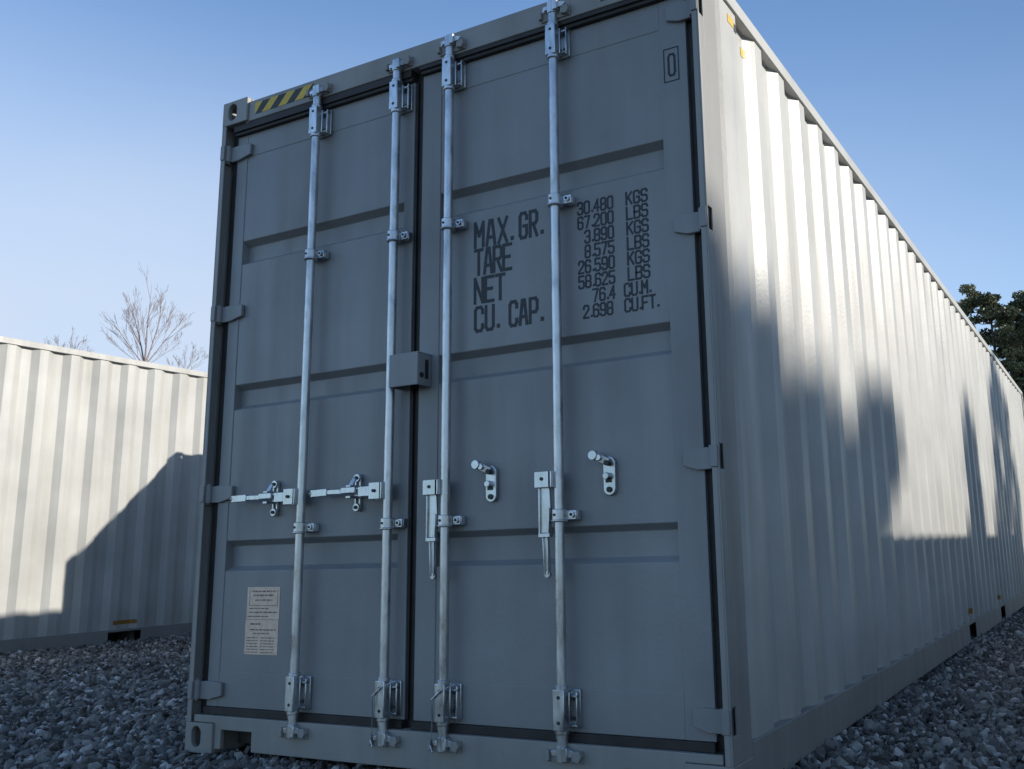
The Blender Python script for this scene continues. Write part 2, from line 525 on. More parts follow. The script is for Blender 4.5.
def make_door(root, left):
    x0, x1 = (.064, 1.126) if left else (1.170, 2.368)
    up = 0 if left else .030
    p0, p1 = (.130, 1.078) if left else (1.266, 2.263)
    z0, z1 = .178, 2.728 + up * .5
    # the leaf: sheet with three pressed grooves + border bars, one mesh
    b = MB()
    yp = DY + .0035
    dg = .036
    pr = [(z1 - .11, yp)]
    for zt, zb in GROOVES:
        pr += [(zt, yp), (zt - .022, yp + dg), (zb + .012, yp + dg), (zb - .008, yp)]
    pr += [(.315, yp)]
    n = len(pr)
    vs = [(p0 - .01, y, z) for z, y in pr] + [(p1 + .01, y, z) for z, y in pr]
    b.addm(vs, [(i, i + 1, i + 1 + n, i + n) for i in range(n - 1)])
    b.box(x0, p0, DY, DY + .055, z0, z1)
    b.box(p1, x1, DY, DY + .055, z0, z1)
    b.box(p0, p1, DY + .0012, DY + .05, z1 - .112, z1)
    b.box(p0, p1, DY + .0012, DY + .05, z0, .317)
    b.box(p0, p1, DY + .045, DY + .055, .317, z1 - .112)
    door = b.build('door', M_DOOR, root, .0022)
    # rubber seal
    s = MB()
    sy = .062
    s.box(x0 - (.036 if left else .034), x0 - (.002 if left else -.003), .049 if left else sy, sy + .02, z0 - .028, z1 + .045)
    s.box(x1 - .003, x1 + (.034 if not left else .042), sy + (.004 if left else 0), sy + .02, z0 - .028, z1 + .045)
    s.box(x0, x1, .016, sy + .02, z1 + .014, 2.7745)
    s.box(x0, x1, .026, sy + .02, z1 - .0005, z1 + .016)
    s.box(x0, x1, .030, sy + .02, z0 - .0298, z0 - .0005)
    # thin outer lip
    if left:
        s.box(x1 - .001, x1 + .012, DY + .006, DY + .016, z0, z1)
    else:
        s.box(x0 - .012, x0 + .001, DY + .008, DY + .014, z0, z1)
    s.build('door_seal', M_RUBBER, door, .002)
    # hinges
    for zc in (2.645 + up, 1.870, 1.060, .246):
        h = MB()
        sg = 1 if left else -1
        ex = 0 if left else WD
        P = lambda a: ex + sg * a
        HL = .165 if left else .140
        poly = [(P(.031), zc + .031), (P(.031), zc - .040), (P(.090), zc - .040), (P(HL), zc - .024), (P(HL), zc + .028), (P(.100), zc + .034)]
        
        if left: poly = poly
        else: poly = poly[::-1]
        h.prism(poly, DY - .016, DY - .0005)
        h.tube((P(.026), DY - .020, zc - .040), (P(.026), DY - .020, zc + .037), .017, n=18)
        h.tube((P(.026), DY - .020, zc - .047), (P(.026), DY - .020, zc + .043), .008, n=12)
        xa, xb = sorted((P(.004), P(.030)))
        h.box(xa, xb, -.0045, .0012, zc - .036, zc + .034)
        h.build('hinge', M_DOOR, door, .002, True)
    # locking rods with their cams, guides and handles
    for ri in ((0, 1) if left else (2, 3)):
        rx = RX[ri]
        r = MB()
        r.tube((rx, 0, .105), (rx, 0, 2.820 + up), ROD_R, n=24)
        r.tube((rx, 0, .165), (rx, 0, .200), ROD_R * 1.14, n=24)
        rod = r.build('locking_rod', M_ZINC, door, 0, True)
        for zc, sg in ((2.800 + up, 1), (.120, -1)):
            c = MB()
            c.tube((rx, 0, zc - .028), (rx, 0, zc + .022), ROD_R * 1.22, n=18)
            c.prism([(rx - .040, zc + .006), (rx - .034, zc - .010), (rx + .050, zc - .012), (rx + .062, zc + .004), (rx + .030, zc + .014)], -.012, .012)
            c.box(rx + .012, rx + .030, -.024, .020, zc - .022, zc + .020)
            c.tube((rx - .036, -.004, zc - .002), (rx - .036, .020, zc - .002), .010, n=12)
            c.build('locking_cam', M_ZINC, door, .002, True)
        # long end guides
        for za, zb in ((2.595 + up, 2.722 + up), (.190, .322)):
            g = MB()
            zm = (za + zb) / 2
            g.prism([(rx - .022, za), (rx + .022, za), (rx + .022, zb), (rx - .022, zb)], -.024, .006)
            g.tube((rx, 0, za - .012), (rx, 0, za + .006), .024, n=18)
            g.tube((rx, 0, zb - .006), (rx, 0, zb + .012), .023, n=18)
            g.box(rx - .036, rx + .052, DY - .012, DY - .001, za + .004, zb - .004)
            g.box(rx - .026, rx + .026, .006, DY - .011, za + .010, zb - .010)
            # folded ear right of the rod
            g.box(rx + .045, rx + .052, DY - .034, DY - .012, za + .004, zb - .010)
            g.box(rx + .028, rx + .052, DY - .036, DY - .012, zb - .030, zb - .020)
            g.box(rx + .028, rx + .052, DY - .036, DY - .012, za + .010, za + .018)
            g.build('rod_guide', M_ZINC, door, .003, True)
            for q in (-.040, .040):
                MB().tube((rx + .001, -.0255, zm + q), (rx + .001, -.020, zm + q), .006, n=10).build('guide_bolt', M_BLK, door)
                MB().tube((rx + .037, DY - .020, zm + q * .8), (rx + .037, DY - .010, zm + q * .8), .008, n=6).build('guide_bolt', M_BLK, door)
        # short middle guides
        for zc in (2.045, .895):
            g = MB()
            g.tube((rx, 0, zc - .020), (rx, 0, zc + .020), .0265, n=18)
            g.tube((rx, 0, zc - .024), (rx, 0, zc - .016), .030, n=18)
            g.box(rx + .012, rx + .062, .010, .019, zc - .018, zc + .016)
            g.box(rx + .036, rx + .062, .018, DY - .001, zc - .018, zc + .016)
            g.box(rx - .040, rx - .014, .010, DY - .001, zc - .016, zc + .014)
            g.build('rod_guide', M_ZINC, door, .003, True)
            MB().tube((rx + .046, .001, zc), (rx + .046, .012, zc), .012, n=6).build('guide_bolt', M_ZINC, door, .001)
            MB().tube((rx + .046, -.001, zc), (rx + .046, .002, zc), .006, n=8).build('guide_bolt', M_BLK, door)
            MB().tube((rx - .004, -.0285, zc), (rx - .004, -.024, zc), .005, n=8).build('guide_bolt', M_BLK, door)
        if ri in (1, 2):
            q = MB()
            pts = [(rx + .040, DY - .030, .318), (rx + .012, -.032, .300), (rx - .030, -.028, .268), (rx - .032, -.020, .200), (rx - .038, -.016, .150), (rx - .044, -.016, .112), (rx - .020, -.030, .092)]
            for u0, u1 in zip(pts, pts[1:]):
                q.tube(u0, u1, .0026, n=8)
            q.build('security_wire', M_ZINC, door, 0, True)
        # handle hub and handle
        h = MB()
        zc = 1.020
        if left:
            h.box(rx - .072, rx - .012, -.030, -.018, zc - .032, zc + .032)
            h.box(rx - .072, rx - .012, .010, .020, zc - .032, zc + .032)
            h.box(rx - .020, rx - .008, -.030, .020, zc - .032, zc + .032)
            h.bar((rx - .040, -.008, zc + .002), (rx - .310, -.006, zc + .008), .018, .014)
            h.box(rx - .135, rx - .065, -.020, .006, zc - .018, zc + .020)
            h.bar((rx - .305, -.007, zc + .008), (rx - .390, -.009, zc + .006), .028, .018)
            h.tube((rx - .386, -.009, zc + .006), (rx - .402, -.009, zc + .006), .013, .006, n=10)
            bolt = (rx - .045, zc)
        else:
            h.box(rx - .080, rx - .014, -.034, -.022, zc - .030, zc + .026)
            h.box(rx - .080, rx - .014, .006, .016, zc - .030, zc + .026)
            h.box(rx - .024, rx - .010, -.034, .016, zc - .030, zc + .026)
            h.prism([(rx - .066, zc - .020), (rx - .030, zc - .020), (rx - .026, zc - .110), (rx - .030, zc - .185), (rx - .068, zc - .185), (rx - .070, zc - .110)], -.016, -.006)
            h.bar((rx - .068, -.013, zc - .030), (rx - .068, -.013, zc - .195), .007, .020)
            h.bar((rx - .030, -.013, zc - .100), (rx - .034, -.013, zc - .195), .007, .020)
            h.bar((rx - .050, -.008, zc - .180), (rx - .045, -.006, zc - .325), .022, .008)
            h.bar((rx - .058, -.012, zc - .190), (rx - .052, -.010, zc - .325), .005, .014)
            h.bar((rx - .040, -.012, zc - .190), (rx - .038, -.010, zc - .325), .005, .014)
            h.tube((rx - .045, -.014, zc - .325), (rx - .045, .0, zc - .325), .0125, n=12)
            h.box(rx - .072, rx - .026, -.024, .0, zc - .200, zc - .186)
            bolt = (rx - .050, zc)
        h.build('handle', M_ZINC, door, .0015, True)
        MB().tube((bolt[0], -.037, bolt[1]), (bolt[0], -.028, bolt[1]), .0065, n=8).build('handle_bolt', M_BLK, door)
        # handle retainer
        t = MB()
        if left:
            cx = rx - .187
            t.holeplate((cx - .015, DY - .012, zc + .006), (1, 0, 0), (0, 0, 1), (0, -1, 0), .030, .052, .010, .014, .024, .5, .55)
            t.holeplate((cx - .015, DY - .012, zc - .056), (1, 0, 0), (0, 0, 1), (0, -1, 0), .030, .052, .010, .014, .024, .5, .45)
            t.tube((cx, DY - .020, zc + .060), (cx, DY - .002, zc + .060), .0165, n=18)
            t.tube((cx, DY - .020, zc - .056), (cx, DY - .002, zc - .056), .0165, n=18)
            # catch closed over the handle
            t.box(cx - .030, cx + .042, -.028, -.018, zc - .002, zc + .020)
            t.bar((cx - .002, -.014, zc + .012), (cx + .012, .004, zc + .056), .018, .007)
            t.box(cx - .012, cx + .012, -.020, DY - .010, zc - .022, zc - .012)
            t.box(cx - .012, cx + .012, -.020, DY - .010, zc + .022, zc + .030)
        else:
            cx = rx + .183
            # rounded plate
            pts = []
            for i in range(12):
                a = math.pi * i / 11
                pts.append((cx + .023 * math.cos(a), 1.064 + .023 * math.sin(a)))
            for i in range(12):
                a = math.pi + math.pi * i / 11
                pts.append((cx + .023 * math.cos(a), .978 + .023 * math.sin(a)))
            t.prism(pts, DY - .014, DY - .001)
            t.tube((cx - .004, DY - .034, 1.020), (cx - .004, DY - .012, 1.020), .012, n=12)
            # catch hanging open, up and to the left
            t.bar((cx + .004, DY - .026, 1.066), (cx - .046, DY - .038, 1.092), .026, .007)
            t.tube((cx - .046, DY - .050, 1.092), (cx - .046, DY - .022, 1.092), .017, n=16)
            t.tube((cx - .026, DY - .046, 1.083), (cx - .026, DY - .026, 1.083), .011, n=12)
        t.build('handle_retainer', M_ZINC, door, .0015, True)
        if left:
            MB().tube((cx, DY - .026, zc + .060), (cx, DY - .018, zc + .060), .007, n=8).build('retainer_bolt', M_BLK, door)
            MB().tube((cx, DY - .026, zc - .056), (cx, DY - .018, zc - .056), .007, n=8).build('retainer_bolt', M_BLK, door)
        else:
            MB().tube((cx, DY - .036, 1.064), (cx, DY - .013, 1.064), .010, n=8).build('retainer_bolt', M_BLK, door)
            MB().tube((cx, DY - .020, .974), (cx, DY - .013, .974), .010, n=8).build('retainer_bolt', M_BLK, door)
            MB().box(cx - .014, cx + .010, DY - .0155, DY - .0138, .998, 1.010).build('retainer_slot', M_BLK, door)
    return door

def make_container():
    root = empty('shipping_container', (0, 0, 0), 0, .5)
    # corner fittings
    for x0, xs in ((0, -1), (WD - .162, 1)):
        for y0, ys in ((0, -1), (LN - .178, 1)):
            for z0, top in ((0, False), (HT - .118, True)):
                casting(root, x0, y0, z0, xs, ys, top)
    # door-end corner posts: folded channels with hinge slots in the outer side
    for s in (-1, 1):
        ex = 0 if s < 0 else WD
        P = lambda a: ex - s * a
        b = MB()
        def bx(a0, a1, y0, y1, z0, z1):
            xa, xb = sorted((P(a0), P(a1)))
            b.box(xa, xb, y0, y1, z0, z1)
        zs = [.118]
        for zc in (.246, 1.060, 1.870, 2.645 + (0 if s < 0 else .030)):
            zs += [zc - .042, zc + .040]
        zs += [HT - .118]
        bx(.001, .007, .048, .172, .118, HT - .118)            # outer side behind the slots
        bx(.001, .007, .0015, .009, .118, HT - .118)           # in front of them
        for i in range(0, len(zs), 2):
            bx(.001, .007, .009, .048, zs[i], zs[i + 1])
            if i + 2 < len(zs):                                # closed pocket behind each slot
                bx(.018, .022, .009, .050, zs[i + 1] - .006, zs[i + 2] + .006)
                bx(.007, .018, .009, .050, zs[i + 1] - .006, zs[i + 1] - .002)
                bx(.007, .018, .009, .050, zs[i + 2] + .002, zs[i + 2] + .006)
        bx(.007, .027, .0015, .008, .118, HT - .118)           # front lip
        bx(.007, .062, .086, .094, .118, HT - .118)            # back of the channel
        bx(.020, .027, .066, .086, .118, HT - .118)
        bx(.050, .140, .094, .166, .118, HT - .118)            # inner box section
        b.build('corner_post', M_FRAME, root, .0025)
    for s in (-1, 1):                                          # closed-end posts
        b = MB()
        xa, xb = (0.001, .12) if s < 0 else (WD - .12, WD - .001)
        b.box(xa, xb, LN - .172, LN - .001, .118, HT - .118)
        b.build('corner_post', M_FRAME, root, .004)
    # header over the doors, with its cam keepers
    b = MB()
    b.box(.162, WD - .162, .012, .130, 2.775, HT - .022)
    b.box(.140, .162, .016, .1, 2.768, HT - .031); b.box(WD - .162, WD - .140, .016, .1, 2.768, HT - .031)
    b.box(.162, WD - .162, .130, .20, HT - .040, HT - .010)
    header = b.build('door_header', M_FRAME, root, .004)
    for rx in RX:
        k = MB()
        k.prism([(rx + .040, 2.812), (rx + .040, 2.790), (rx + .066, 2.784), (rx + .076, 2.800), (rx + .070, 2.824)], -.014, .012)
        k.prism([(rx - .060, 2.824), (rx - .060, 2.790), (rx - .046, 2.790), (rx - .046, 2.820)], -.012, .012)
        k.box(rx - .058, rx + .074, .0045, .0125, 2.784, 2.828)
        k.build('cam_keeper', M_FRAME, header, .003)
    # yellow and black warning stripes painted on the header ends
    def stripes(xa, xb, za, zb, y, step=.052):
        bb = MB(); kk = MB(); i = 0
        x = xa - .06
        while x < xb:
            x2 = x + step
            q = [(x, za), (x2, za), (x2 + .055, zb), (x + .055, zb)]
            q = [(min(max(px, xa), xb), pz) for px, pz in q]
            if q[1][0] > q[0][0] + 1e-4 or q[2][0] > q[3][0] + 1e-4:
                (bb if i % 2 == 0 else kk).prism(q, y - .0008, y + .001)
            x = x2; i += 1
        bb.build('warning_stripe_yellow', M_YEL, header)
        kk.build('warning_stripe_black', M_BLK, header)
    stripes(.205, .575, 2.800, HT - .040, .0112)
    stripes(WD - .400, WD - .205, 2.800, HT - .040, .0112)
    # sill with fork openings
    b = MB()
    fx = [(.200, .376), (WD - .376, WD - .200)]
    q = [(.162, .020), (fx[0][0], .020), (fx[0][0], .096), (fx[0][1], .096), (fx[0][1], .020), (fx[1][0], .020), (fx[1][0], .084),
         (fx[1][1], .084), (fx[1][1], .020), (WD - .162, .020), (WD - .162, .1195), (WD - .036, .1195), (WD - .036, .148), (.036, .148), (.036, .1195), (.162, .1195)]
    b.prism(q, .010, .030)
    b.box(.150, WD - .150, .030, .180, .135, .1475)
    sill = b.build('door_sill', M_FRAME, root, .003)
    for a, c in fx:
        MB().box(a - .01, c + .01, .110, .120, .029, .134).build('fork_opening_back', M_DARKFLOOR, sill)
    for rx in RX:
        k = MB()
        k.prism([(rx + .040, .100), (rx + .044, .128), (rx + .070, .130), (rx + .078, .112), (rx + .066, .092)], -.014, .010)
        k.prism([(rx - .060, .128), (rx - .046, .128), (rx - .046, .094), (rx - .060, .090)], -.012, .010)
        k.box(rx - .058, rx + .074, .003, .0105, .088, .130)
        k.build('cam_keeper', M_FRAME, sill, .003)
    # long rails
    for s in (-1, 1):
        xa, xb = (0.0, .060) if s < 0 else (WD - .060, WD)
        b = MB()
        b.box(xa + .0005, xb - .0005, .178, LN - .178, HT - .060, HT - .002)
        b.build('top_side_rail', M_PAINT, root, .003)
        b = MB()
        ow = 0.001 if s < 0 else WD - .001
        iw = ow - s * .006
        x0, x1 = sorted((ow, iw))
        z0, z1 = .0125, .160
        slots = [(4.90, 5.26), (6.93, 7.29)]
        yy = .178
        for a, c in slots:
            b.box(x0, x1, yy, a, z0, z1)
            yy = c
        b.box(x0, x1, yy, LN - .178, z0, z1)
        fx0, fx1 = sorted((iw, ow - s * .045))
        b.box(fx0, fx1, .178, LN - .178, z1 - .006, z1 - .0005)         # top flange under the sheet
        for a, c in slots:
            b.box(x0, x1, a, c, z1 - .022, z1 - .0005)
            b.box(x0, x1, a, c, z0, z0 + .010)
        yy = .178
        for a, c in slots + [(LN - .178, 0)]:
            b.box(fx0, fx1, yy, a, z0, z0 + .006)                       # bottom flange
            yy = c
        rail = b.build('bottom_side_rail', M_FRAME, root, .002)
        for a, c in slots:
            q0, q1 = sorted((ow - s * .30, ow - s * .31))
            MB().box(q0, q1, a - .02, c + .02, .02, .15).build('fork_pocket_back', M_DARKFLOOR, rail)
        # corrugated sheet
        b = MB(); vs = []
        for y, d in PROFILE:
            xx = (d + .012) if s < 0 else WD - .012 - d
            vs += [(xx, y, .156), (xx, y, HT - .058)]
        b.addm(vs, [(2 * i, 2 * i + 2, 2 * i + 3, 2 * i + 1) for i in range(len(PROFILE) - 1)])
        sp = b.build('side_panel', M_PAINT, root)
        so = sp.modifiers.new('sheet', 'SOLIDIFY'); so.thickness = .002; so.offset = 0
        if s > 0:
            # orange fork-pocket labels and yellow high-container mark, painted on the sheet
            for yc in (5.08, 7.11):
                lb, _ = conform('x', M_ORANGE, sp, yc - .13, yc + .13, .205, .245, off=.0025)
                lb.build('pocket_label', M_ORANGE, sp)
            lb, _ = conform('x', M_YEL, sp, .325, .39, 2.765, 2.80, off=.0025)
            lb.build('height_mark', M_YEL, sp)
            lb, _ = conform('x', M_BLK, sp, .392, .50, 2.755, 2.79, off=.0025)  # black stands in for the shaded stretch of the yellow mark
            lb.build('height_mark', M_BLK, sp)
            lb, _ = conform('x', M_YEL, sp, .545, .585, 2.735, 2.775, off=.0025)
            lb.build('height_mark', M_YEL, sp)
    # roof, floor and closed end
    b = MB(); pr = []
    y = .20
    while y < LN - .2:
        pr += [(y, 0), (y + .05, 0), (y + .065, .018), (y + .155, .018), (y + .17, 0)]
        y += .209
    vs = []
    for yy, d in pr:
        vs += [(.03, yy, HT - .012 - .018 + d), (WD - .03, yy, HT - .012 - .018 + d)]
    b.addm(vs, [(2 * i, 2 * i + 1, 2 * i + 3, 2 * i + 2) for i in range(len(pr) - 1)])
    b.box(.03, WD - .03, .12, .22, HT - .036, HT - .0305)
    b.box(.03, WD - .03, LN - .40, LN - .02, HT - .036, HT - .0305)
    b.build('roof_panel', M_PAINT, root)
    b = MB()
    b.box(.04, WD - .04, .12, LN - .05, .125, .150)
    for k in range(36):
        yy = .30 + k * .325
        b.box(.05, WD - .05, yy, yy + .045, .02, .124)
    b.build('floor_frame', M_DARKFLOOR, root)
    b = MB(); vs = []; pr = []
    x = .12; n = 0
    while x < WD - .30:
        pr += [(x, 0), (x + .08, 0), (x + .13, .031), (x + .21, .031), (x + .26, 0)]
        x += .26
    pr += [(WD - .12, 0)]
    for xx, d in pr:
        vs += [(xx, LN - .02 - d, .15), (xx, LN - .02 - d, HT - .06)]
    b.addm(vs, [(2 * i, 2 * i + 2, 2 * i + 3, 2 * i + 1) for i in range(len(pr) - 1)])
    b.box(.162, WD - .162, LN - .08, LN - .004, HT - .07, HT - .006)
    b.box(.162, WD - .162, LN - .08, LN - .004, .02, .16)
    b.build('end_wall', M_PAINT, root)

    dl = make_door(root, True)
    dr = make_door(root, False)
    # lock box on the left door, over the gap
    b = MB()
    xa, xb, za, zb = 1.092, 1.234, 1.412, 1.542
    y0, y1 = -.040, DY - .001
    t = .005
    b.box(xa, xb, y0, y0 + t, za, zb)                        # front
    b.box(xa, xb, y0 + t, y1, zb - t, zb)                    # top
    b.box(xa, xa + t, y0 + t, y1, za, zb - t)
    b.box(xb - t, xb, y0 + t, y1, za, zb - t)
    b.box(xa + .03, xb - t, y0 + .05, y1, za + .02, za + .03)
    b.build('lock_box', M_DOOR, dl, .003)
    b = MB()
    b.tube((1.2335, -.016, 1.452), (1.237, -.016, 1.452), .011, n=14)
    b.box(1.2335, 1.2365, .004, .022, 1.440, 1.515)
    b.build('lock_box_slot', M_BLK, dl)
    # data plate
    b = MB()
    yp = DY + .0035
    b.box(.274, .462, yp - .002, yp - .0001, .530, .660)
    b.box(.270, .460, yp - .0016, yp - .0001, .390, .5285)
    pl = b.build('data_plate', M_PLATE, dl, .0005)
    pl['label'] = 'weathered cream data plate in two halves'
    k = MB()
    rr = random.Random(3)
    def row(xa, xb, z, h, y):
        x = xa
        while x < xb:
            wl = rr.uniform(.008, .026)
            k.box(x, min(x + wl, xb), y - .0006, y + .0003, z, z + h)
            x += wl + .005
    y = yp - .002
    row(.302, .440, .640, .006, y); row(.310, .428, .624, .006, y); row(.322, .420, .605, .005, y)
    k.box(.288, .452, y - .0006, y, .585, .5870); k.box(.288, .290, y - .0006, y, .5872, .650); k.box(.450, .452, y - .0006, y, .5872, .650)
    row(.290, .400, .572, .004, y); row(.290, .452, .556, .005, y); row(.282, .400, .540, .004, y)
    y = yp - .0016
    row(.300, .360, .508, .007, y); row(.300, .446, .486, .005, y); row(.318, .410, .472, .004, y)
    for i in range(6):
        row(.280, .345, .455 - i * .0115, .0035, y); row(.362, .440, .455 - i * .0115, .0035, y)
    k.build('plate_print', M_PTXT, dl)
    # weight markings on the right door
    y = DY + .0035
    zr = [1.945, 1.833, 1.720, 1.608]
    def word(name, *a_):
        q = MB(); letters(q, *a_, y); q.build(name, M_INK, dr)
    word('heading_marking', 'MAX.', 1.438, zr[0], .098, .038, .0555, .0132)
    word('heading_marking', 'GR.', 1.648, zr[0], .098, .030, .046, .0132)
    word('heading_marking', 'TARE', 1.438, zr[1], .098, .034, .0445, .0132)
    word('heading_marking', 'NET', 1.438, zr[2], .096, .036, .050, .0132)
    word('heading_marking', 'CU.', 1.440, zr[3], .092, .034, .050, .0132)
    word('heading_marking', 'CAP.', 1.600, zr[3], .092, .031, .0455, .0132)
    rows = [('30.480', 'KGS'), ('67.200', 'LBS'), ('3.890', 'KGS'), ('8.575', 'LBS'), ('26.590', 'KGS'), ('58.625', 'LBS'), ('76.4', 'CU.M.'), ('2.698', 'CU.FT.')]
    for i, (a, c) in enumerate(rows):
        z = 1.989 - i * .0565
        adv = .0285
        wd = sum(adv * .42 if q == '.' else adv for q in a)
        word('figure_marking', a, (2.059 if i < 7 else 2.048) - wd, z, .045, .0195, adv, .0074)
        if i < 6:
            word('unit_marking', c, 2.107, z, .045, .0215, .0305, .0074)
        else:
            word('unit_marking', c, 2.090, z, .045, .0205, .0285, .0074)
    # boxed character near the top hinge
    b = MB(); y = DY
    letters(b, '0', 2.296, 2.440, .082, .024, .03, .0085, y)
    t = .004
    b.box(2.276, 2.337, y - .0012, y, 2.544, 2.544 + t); b.box(2.276, 2.337, y - .0012, y, 2.416, 2.416 + t)
    b.box(2.276, 2.276 + t, y - .0012, y, 2.4205, 2.5435); b.box(2.333, 2.337, y - .0012, y, 2.4205, 2.5435)
    b.build('boxed_marking', M_INK, dr)
    return root

main = make_container()
G_ = 'shipping containers in the yard'
tag(main, 'large grey shipping container with closed doors, locking rods and black weight figures', 'container', G_)
left = copy_tree(main)
left.location = (-5.44 - WD, -1.55, -.03)
tag(left, 'sunlit pale container at the left edge, behind the gravel, its corrugated side facing us')
between = copy_tree(main)
between.location = (-3.40, 4.90, 0)
tag(between, 'grey container hidden behind the big one, casting the corner-shaped shadow on the left one')
right = copy_tree(main)
right.location = (WD + 4.47, -.2, 0)
tag(right, 'grey container off to the right, facing the long side of the big one')

# ------------------------------------------------------------------ mesh from arrays
def np_mesh(name, verts, tris, mat, tone=None, parent=None, smooth=False):
    me = bpy.data.meshes.new(name)
    me.vertices.add(len(verts))
    me.vertices.foreach_set('co', verts.astype(np.float32).ravel())
    k = tris.shape[1]
    me.loops.add(tris.size)
    me.loops.foreach_set('vertex_index', tris.astype(np.int32).ravel())
    me.polygons.add(len(tris))
    me.polygons.foreach_set('loop_start', np.arange(0, tris.size, k, dtype=np.int32))
    me.polygons.foreach_set('loop_total', np.full(len(tris), k, dtype=np.int32))
    me.update(calc_edges=True)
    if tone is not None:
        a = me.attributes.new('tone', 'FLOAT', 'POINT')
        a.data.foreach_set('value', tone.astype(np.float32))
    me.materials.append(mat)
    me.polygons.foreach_set('use_smooth', np.full(len(tris), smooth, dtype=bool))
    o = bpy.data.objects.new(name, me)
    COL.objects.link(o)
    if parent: o.parent = parent
    return o

# ------------------------------------------------------------------ gravel
def gravel():
    bm = bmesh.new(); bmesh.ops.create_icosphere(bm, subdivisions=1, radius=1)
    bv = np.array([v.co[:] for v in bm.verts]); bf = np.array([[v.index for v in f.verts] for f in bm.faces]); bm.free()
    Mc = np.array(Euler(cam.rotation_euler).to_matrix())
    def inview(P, pad):
        q = (P - np.array(cam.location)) @ Mc
        u = 512 + 114.95 + 942.94 * q[:, 0] / -q[:, 2]
        v = 384.5 - 24.65 - 942.94 * q[:, 1] / -q[:, 2]
        return (q[:, 2] < -.2) & (u > -pad) & (u < 1024 + pad) & (v < 769 + pad)
    pts = []
    # dense where the photo looks, thinner beyond
    area = (-5.6, 6.8, -3.5, 15)
    N = 720000
    P = np.stack([rng.uniform(area[0], area[1], N), rng.uniform(area[2], area[3], N), np.zeros(N)], 1)
    d = np.hypot(P[:, 0] - cam.location.x, P[:, 1] - cam.location.y)
    under = (P[:, 0] > .10) & (P[:, 0] < WD - .35) & (P[:, 1] > .10)
    hid = (P[:, 0] < -.2) & (P[:, 1] > 6.5)
    see = inview(P, 60)
    keep = see & ~under & ~hid & ((d < 9) | (rng.random(N) < .55))
    far = ~see & ~under & (rng.random(N) < .10)
    P1 = P[keep | far]
    n = len(P1)
    size = np.clip(rng.lognormal(math.log(.0130), .42, n), .006, .033)
    # random rotations
    q = rng.normal(size=(n, 4)); q /= np.linalg.norm(q, axis=1)[:, None]
    a, b, c, e = q.T
    Rm = np.stack([np.stack([1 - 2 * (c * c + e * e), 2 * (b * c - a * e), 2 * (b * e + a * c)], 1),
                   np.stack([2 * (b * c + a * e), 1 - 2 * (b * b + e * e), 2 * (c * e - a * b)], 1),
                   np.stack([2 * (b * e - a * c), 2 * (c * e + a * b), 1 - 2 * (b * b + c * c)], 1)], 1)
    base = bv[None] * (1 + rng.uniform(-.28, .28, (n, 12, 1)))
    base = base * np.stack([rng.uniform(.9, 1.7, n), rng.uniform(.7, 1.15, n), rng.uniform(.40, .80, n)], 1)[:, None]
    W_ = np.einsum('nij,nkj->nki', Rm, base) * size[:, None, None]
    z = -.020 + rng.uniform(-.016, .020, n) + .014 * np.sin(P1[:, 0] * 2.1 + P1[:, 1] * .7) * np.sin(P1[:, 1] * 1.7 - P1[:, 0] * .6)
    # gravel banked a little along the left container
    z += .012 * np.exp(-((P1[:, 0] + 5.35) / .35) ** 2)
    C = np.stack([P1[:, 0], P1[:, 1], z], 1)
    verts = (W_ + C[:, None]).reshape(-1, 3)
    faces = (bf[None] + (np.arange(n) * 12)[:, None, None]).reshape(-1, 3)
    tone = np.repeat(np.clip(rng.normal(.46, .30, n), 0, 1), 12)
    o = np_mesh('gravel', verts, faces, M_STONE, tone)
    tag(o, 'loose crushed grey stone covering the yard around the containers', 'gravel', kind='stuff')
gravel()

# ------------------------------------------------------------------ trees
def limb(b, pts, r0, r1, n=7):
    pts = [V(p) for p in pts]
    rings = []
    for i, p in enumerate(pts):
        d = (pts[min(i + 1, len(pts) - 1)] - pts[max(i - 1, 0)]).normalized()
        u = d.cross(V((.3, .9, .2))).normalized(); w_ = d.cross(u)
        r = r0 + (r1 - r0) * i / (len(pts) - 1)
        rings.append([p + (u * math.cos(2 * math.pi * k / n) + w_ * math.sin(2 * math.pi * k / n)) * r for k in range(n)])
    vs = [v for R_ in rings for v in R_]
    fs = []
    for i in range(len(rings) - 1):
        for k in range(n):
            fs.append((i * n + k, i * n + (k + 1) % n, (i + 1) * n + (k + 1) % n, (i + 1) * n + k))
    fs.append(tuple(range(n - 1, -1, -1))); fs.append(tuple(range((len(rings) - 1) * n, len(rings) * n)))
    b.addm(vs, fs)

def tufts(centres, radii, per, leaf, r_, aspect=.28, flat=.6):
    """many small needle-bunch faces round each centre"""
    V_, F_, T_ = [], [], []
    off = 0
    for c, R_ in zip(centres, radii):
        n = per
        d = r_.normal(size=(n, 3)); d /= np.linalg.norm(d, axis=1)[:, None]
        d[:, 2] *= flat
        p = np.array(c) + d * (R_ * r_.random(n) ** .45)[:, None]
        u = r_.normal(size=(n, 3)); u /= np.linalg.norm(u, axis=1)[:, None]
        u = u * .6 + d * .8; u /= np.linalg.norm(u, axis=1)[:, None]
        v = np.cross(u, r_.normal(size=(n, 3))); v /= np.linalg.norm(v, axis=1)[:, None]
        L = (leaf * r_.uniform(.6, 1.4, n))[:, None]
        q = np.stack([p - u * L * .5, p + v * L * aspect, p + u * L * .6, p - v * L * aspect], 1)
        V_.append(q.reshape(-1, 3))
        F_.append(np.arange(n * 4).reshape(-1, 4) + off); off += n * 4
        t = np.clip(.5 + .3 * r_.normal() + r_.normal(size=n) * .16, 0, 1)
        T_.append(np.repeat(t, 4))
    return np.concatenate(V_), np.concatenate(F_), np.concatenate(T_)

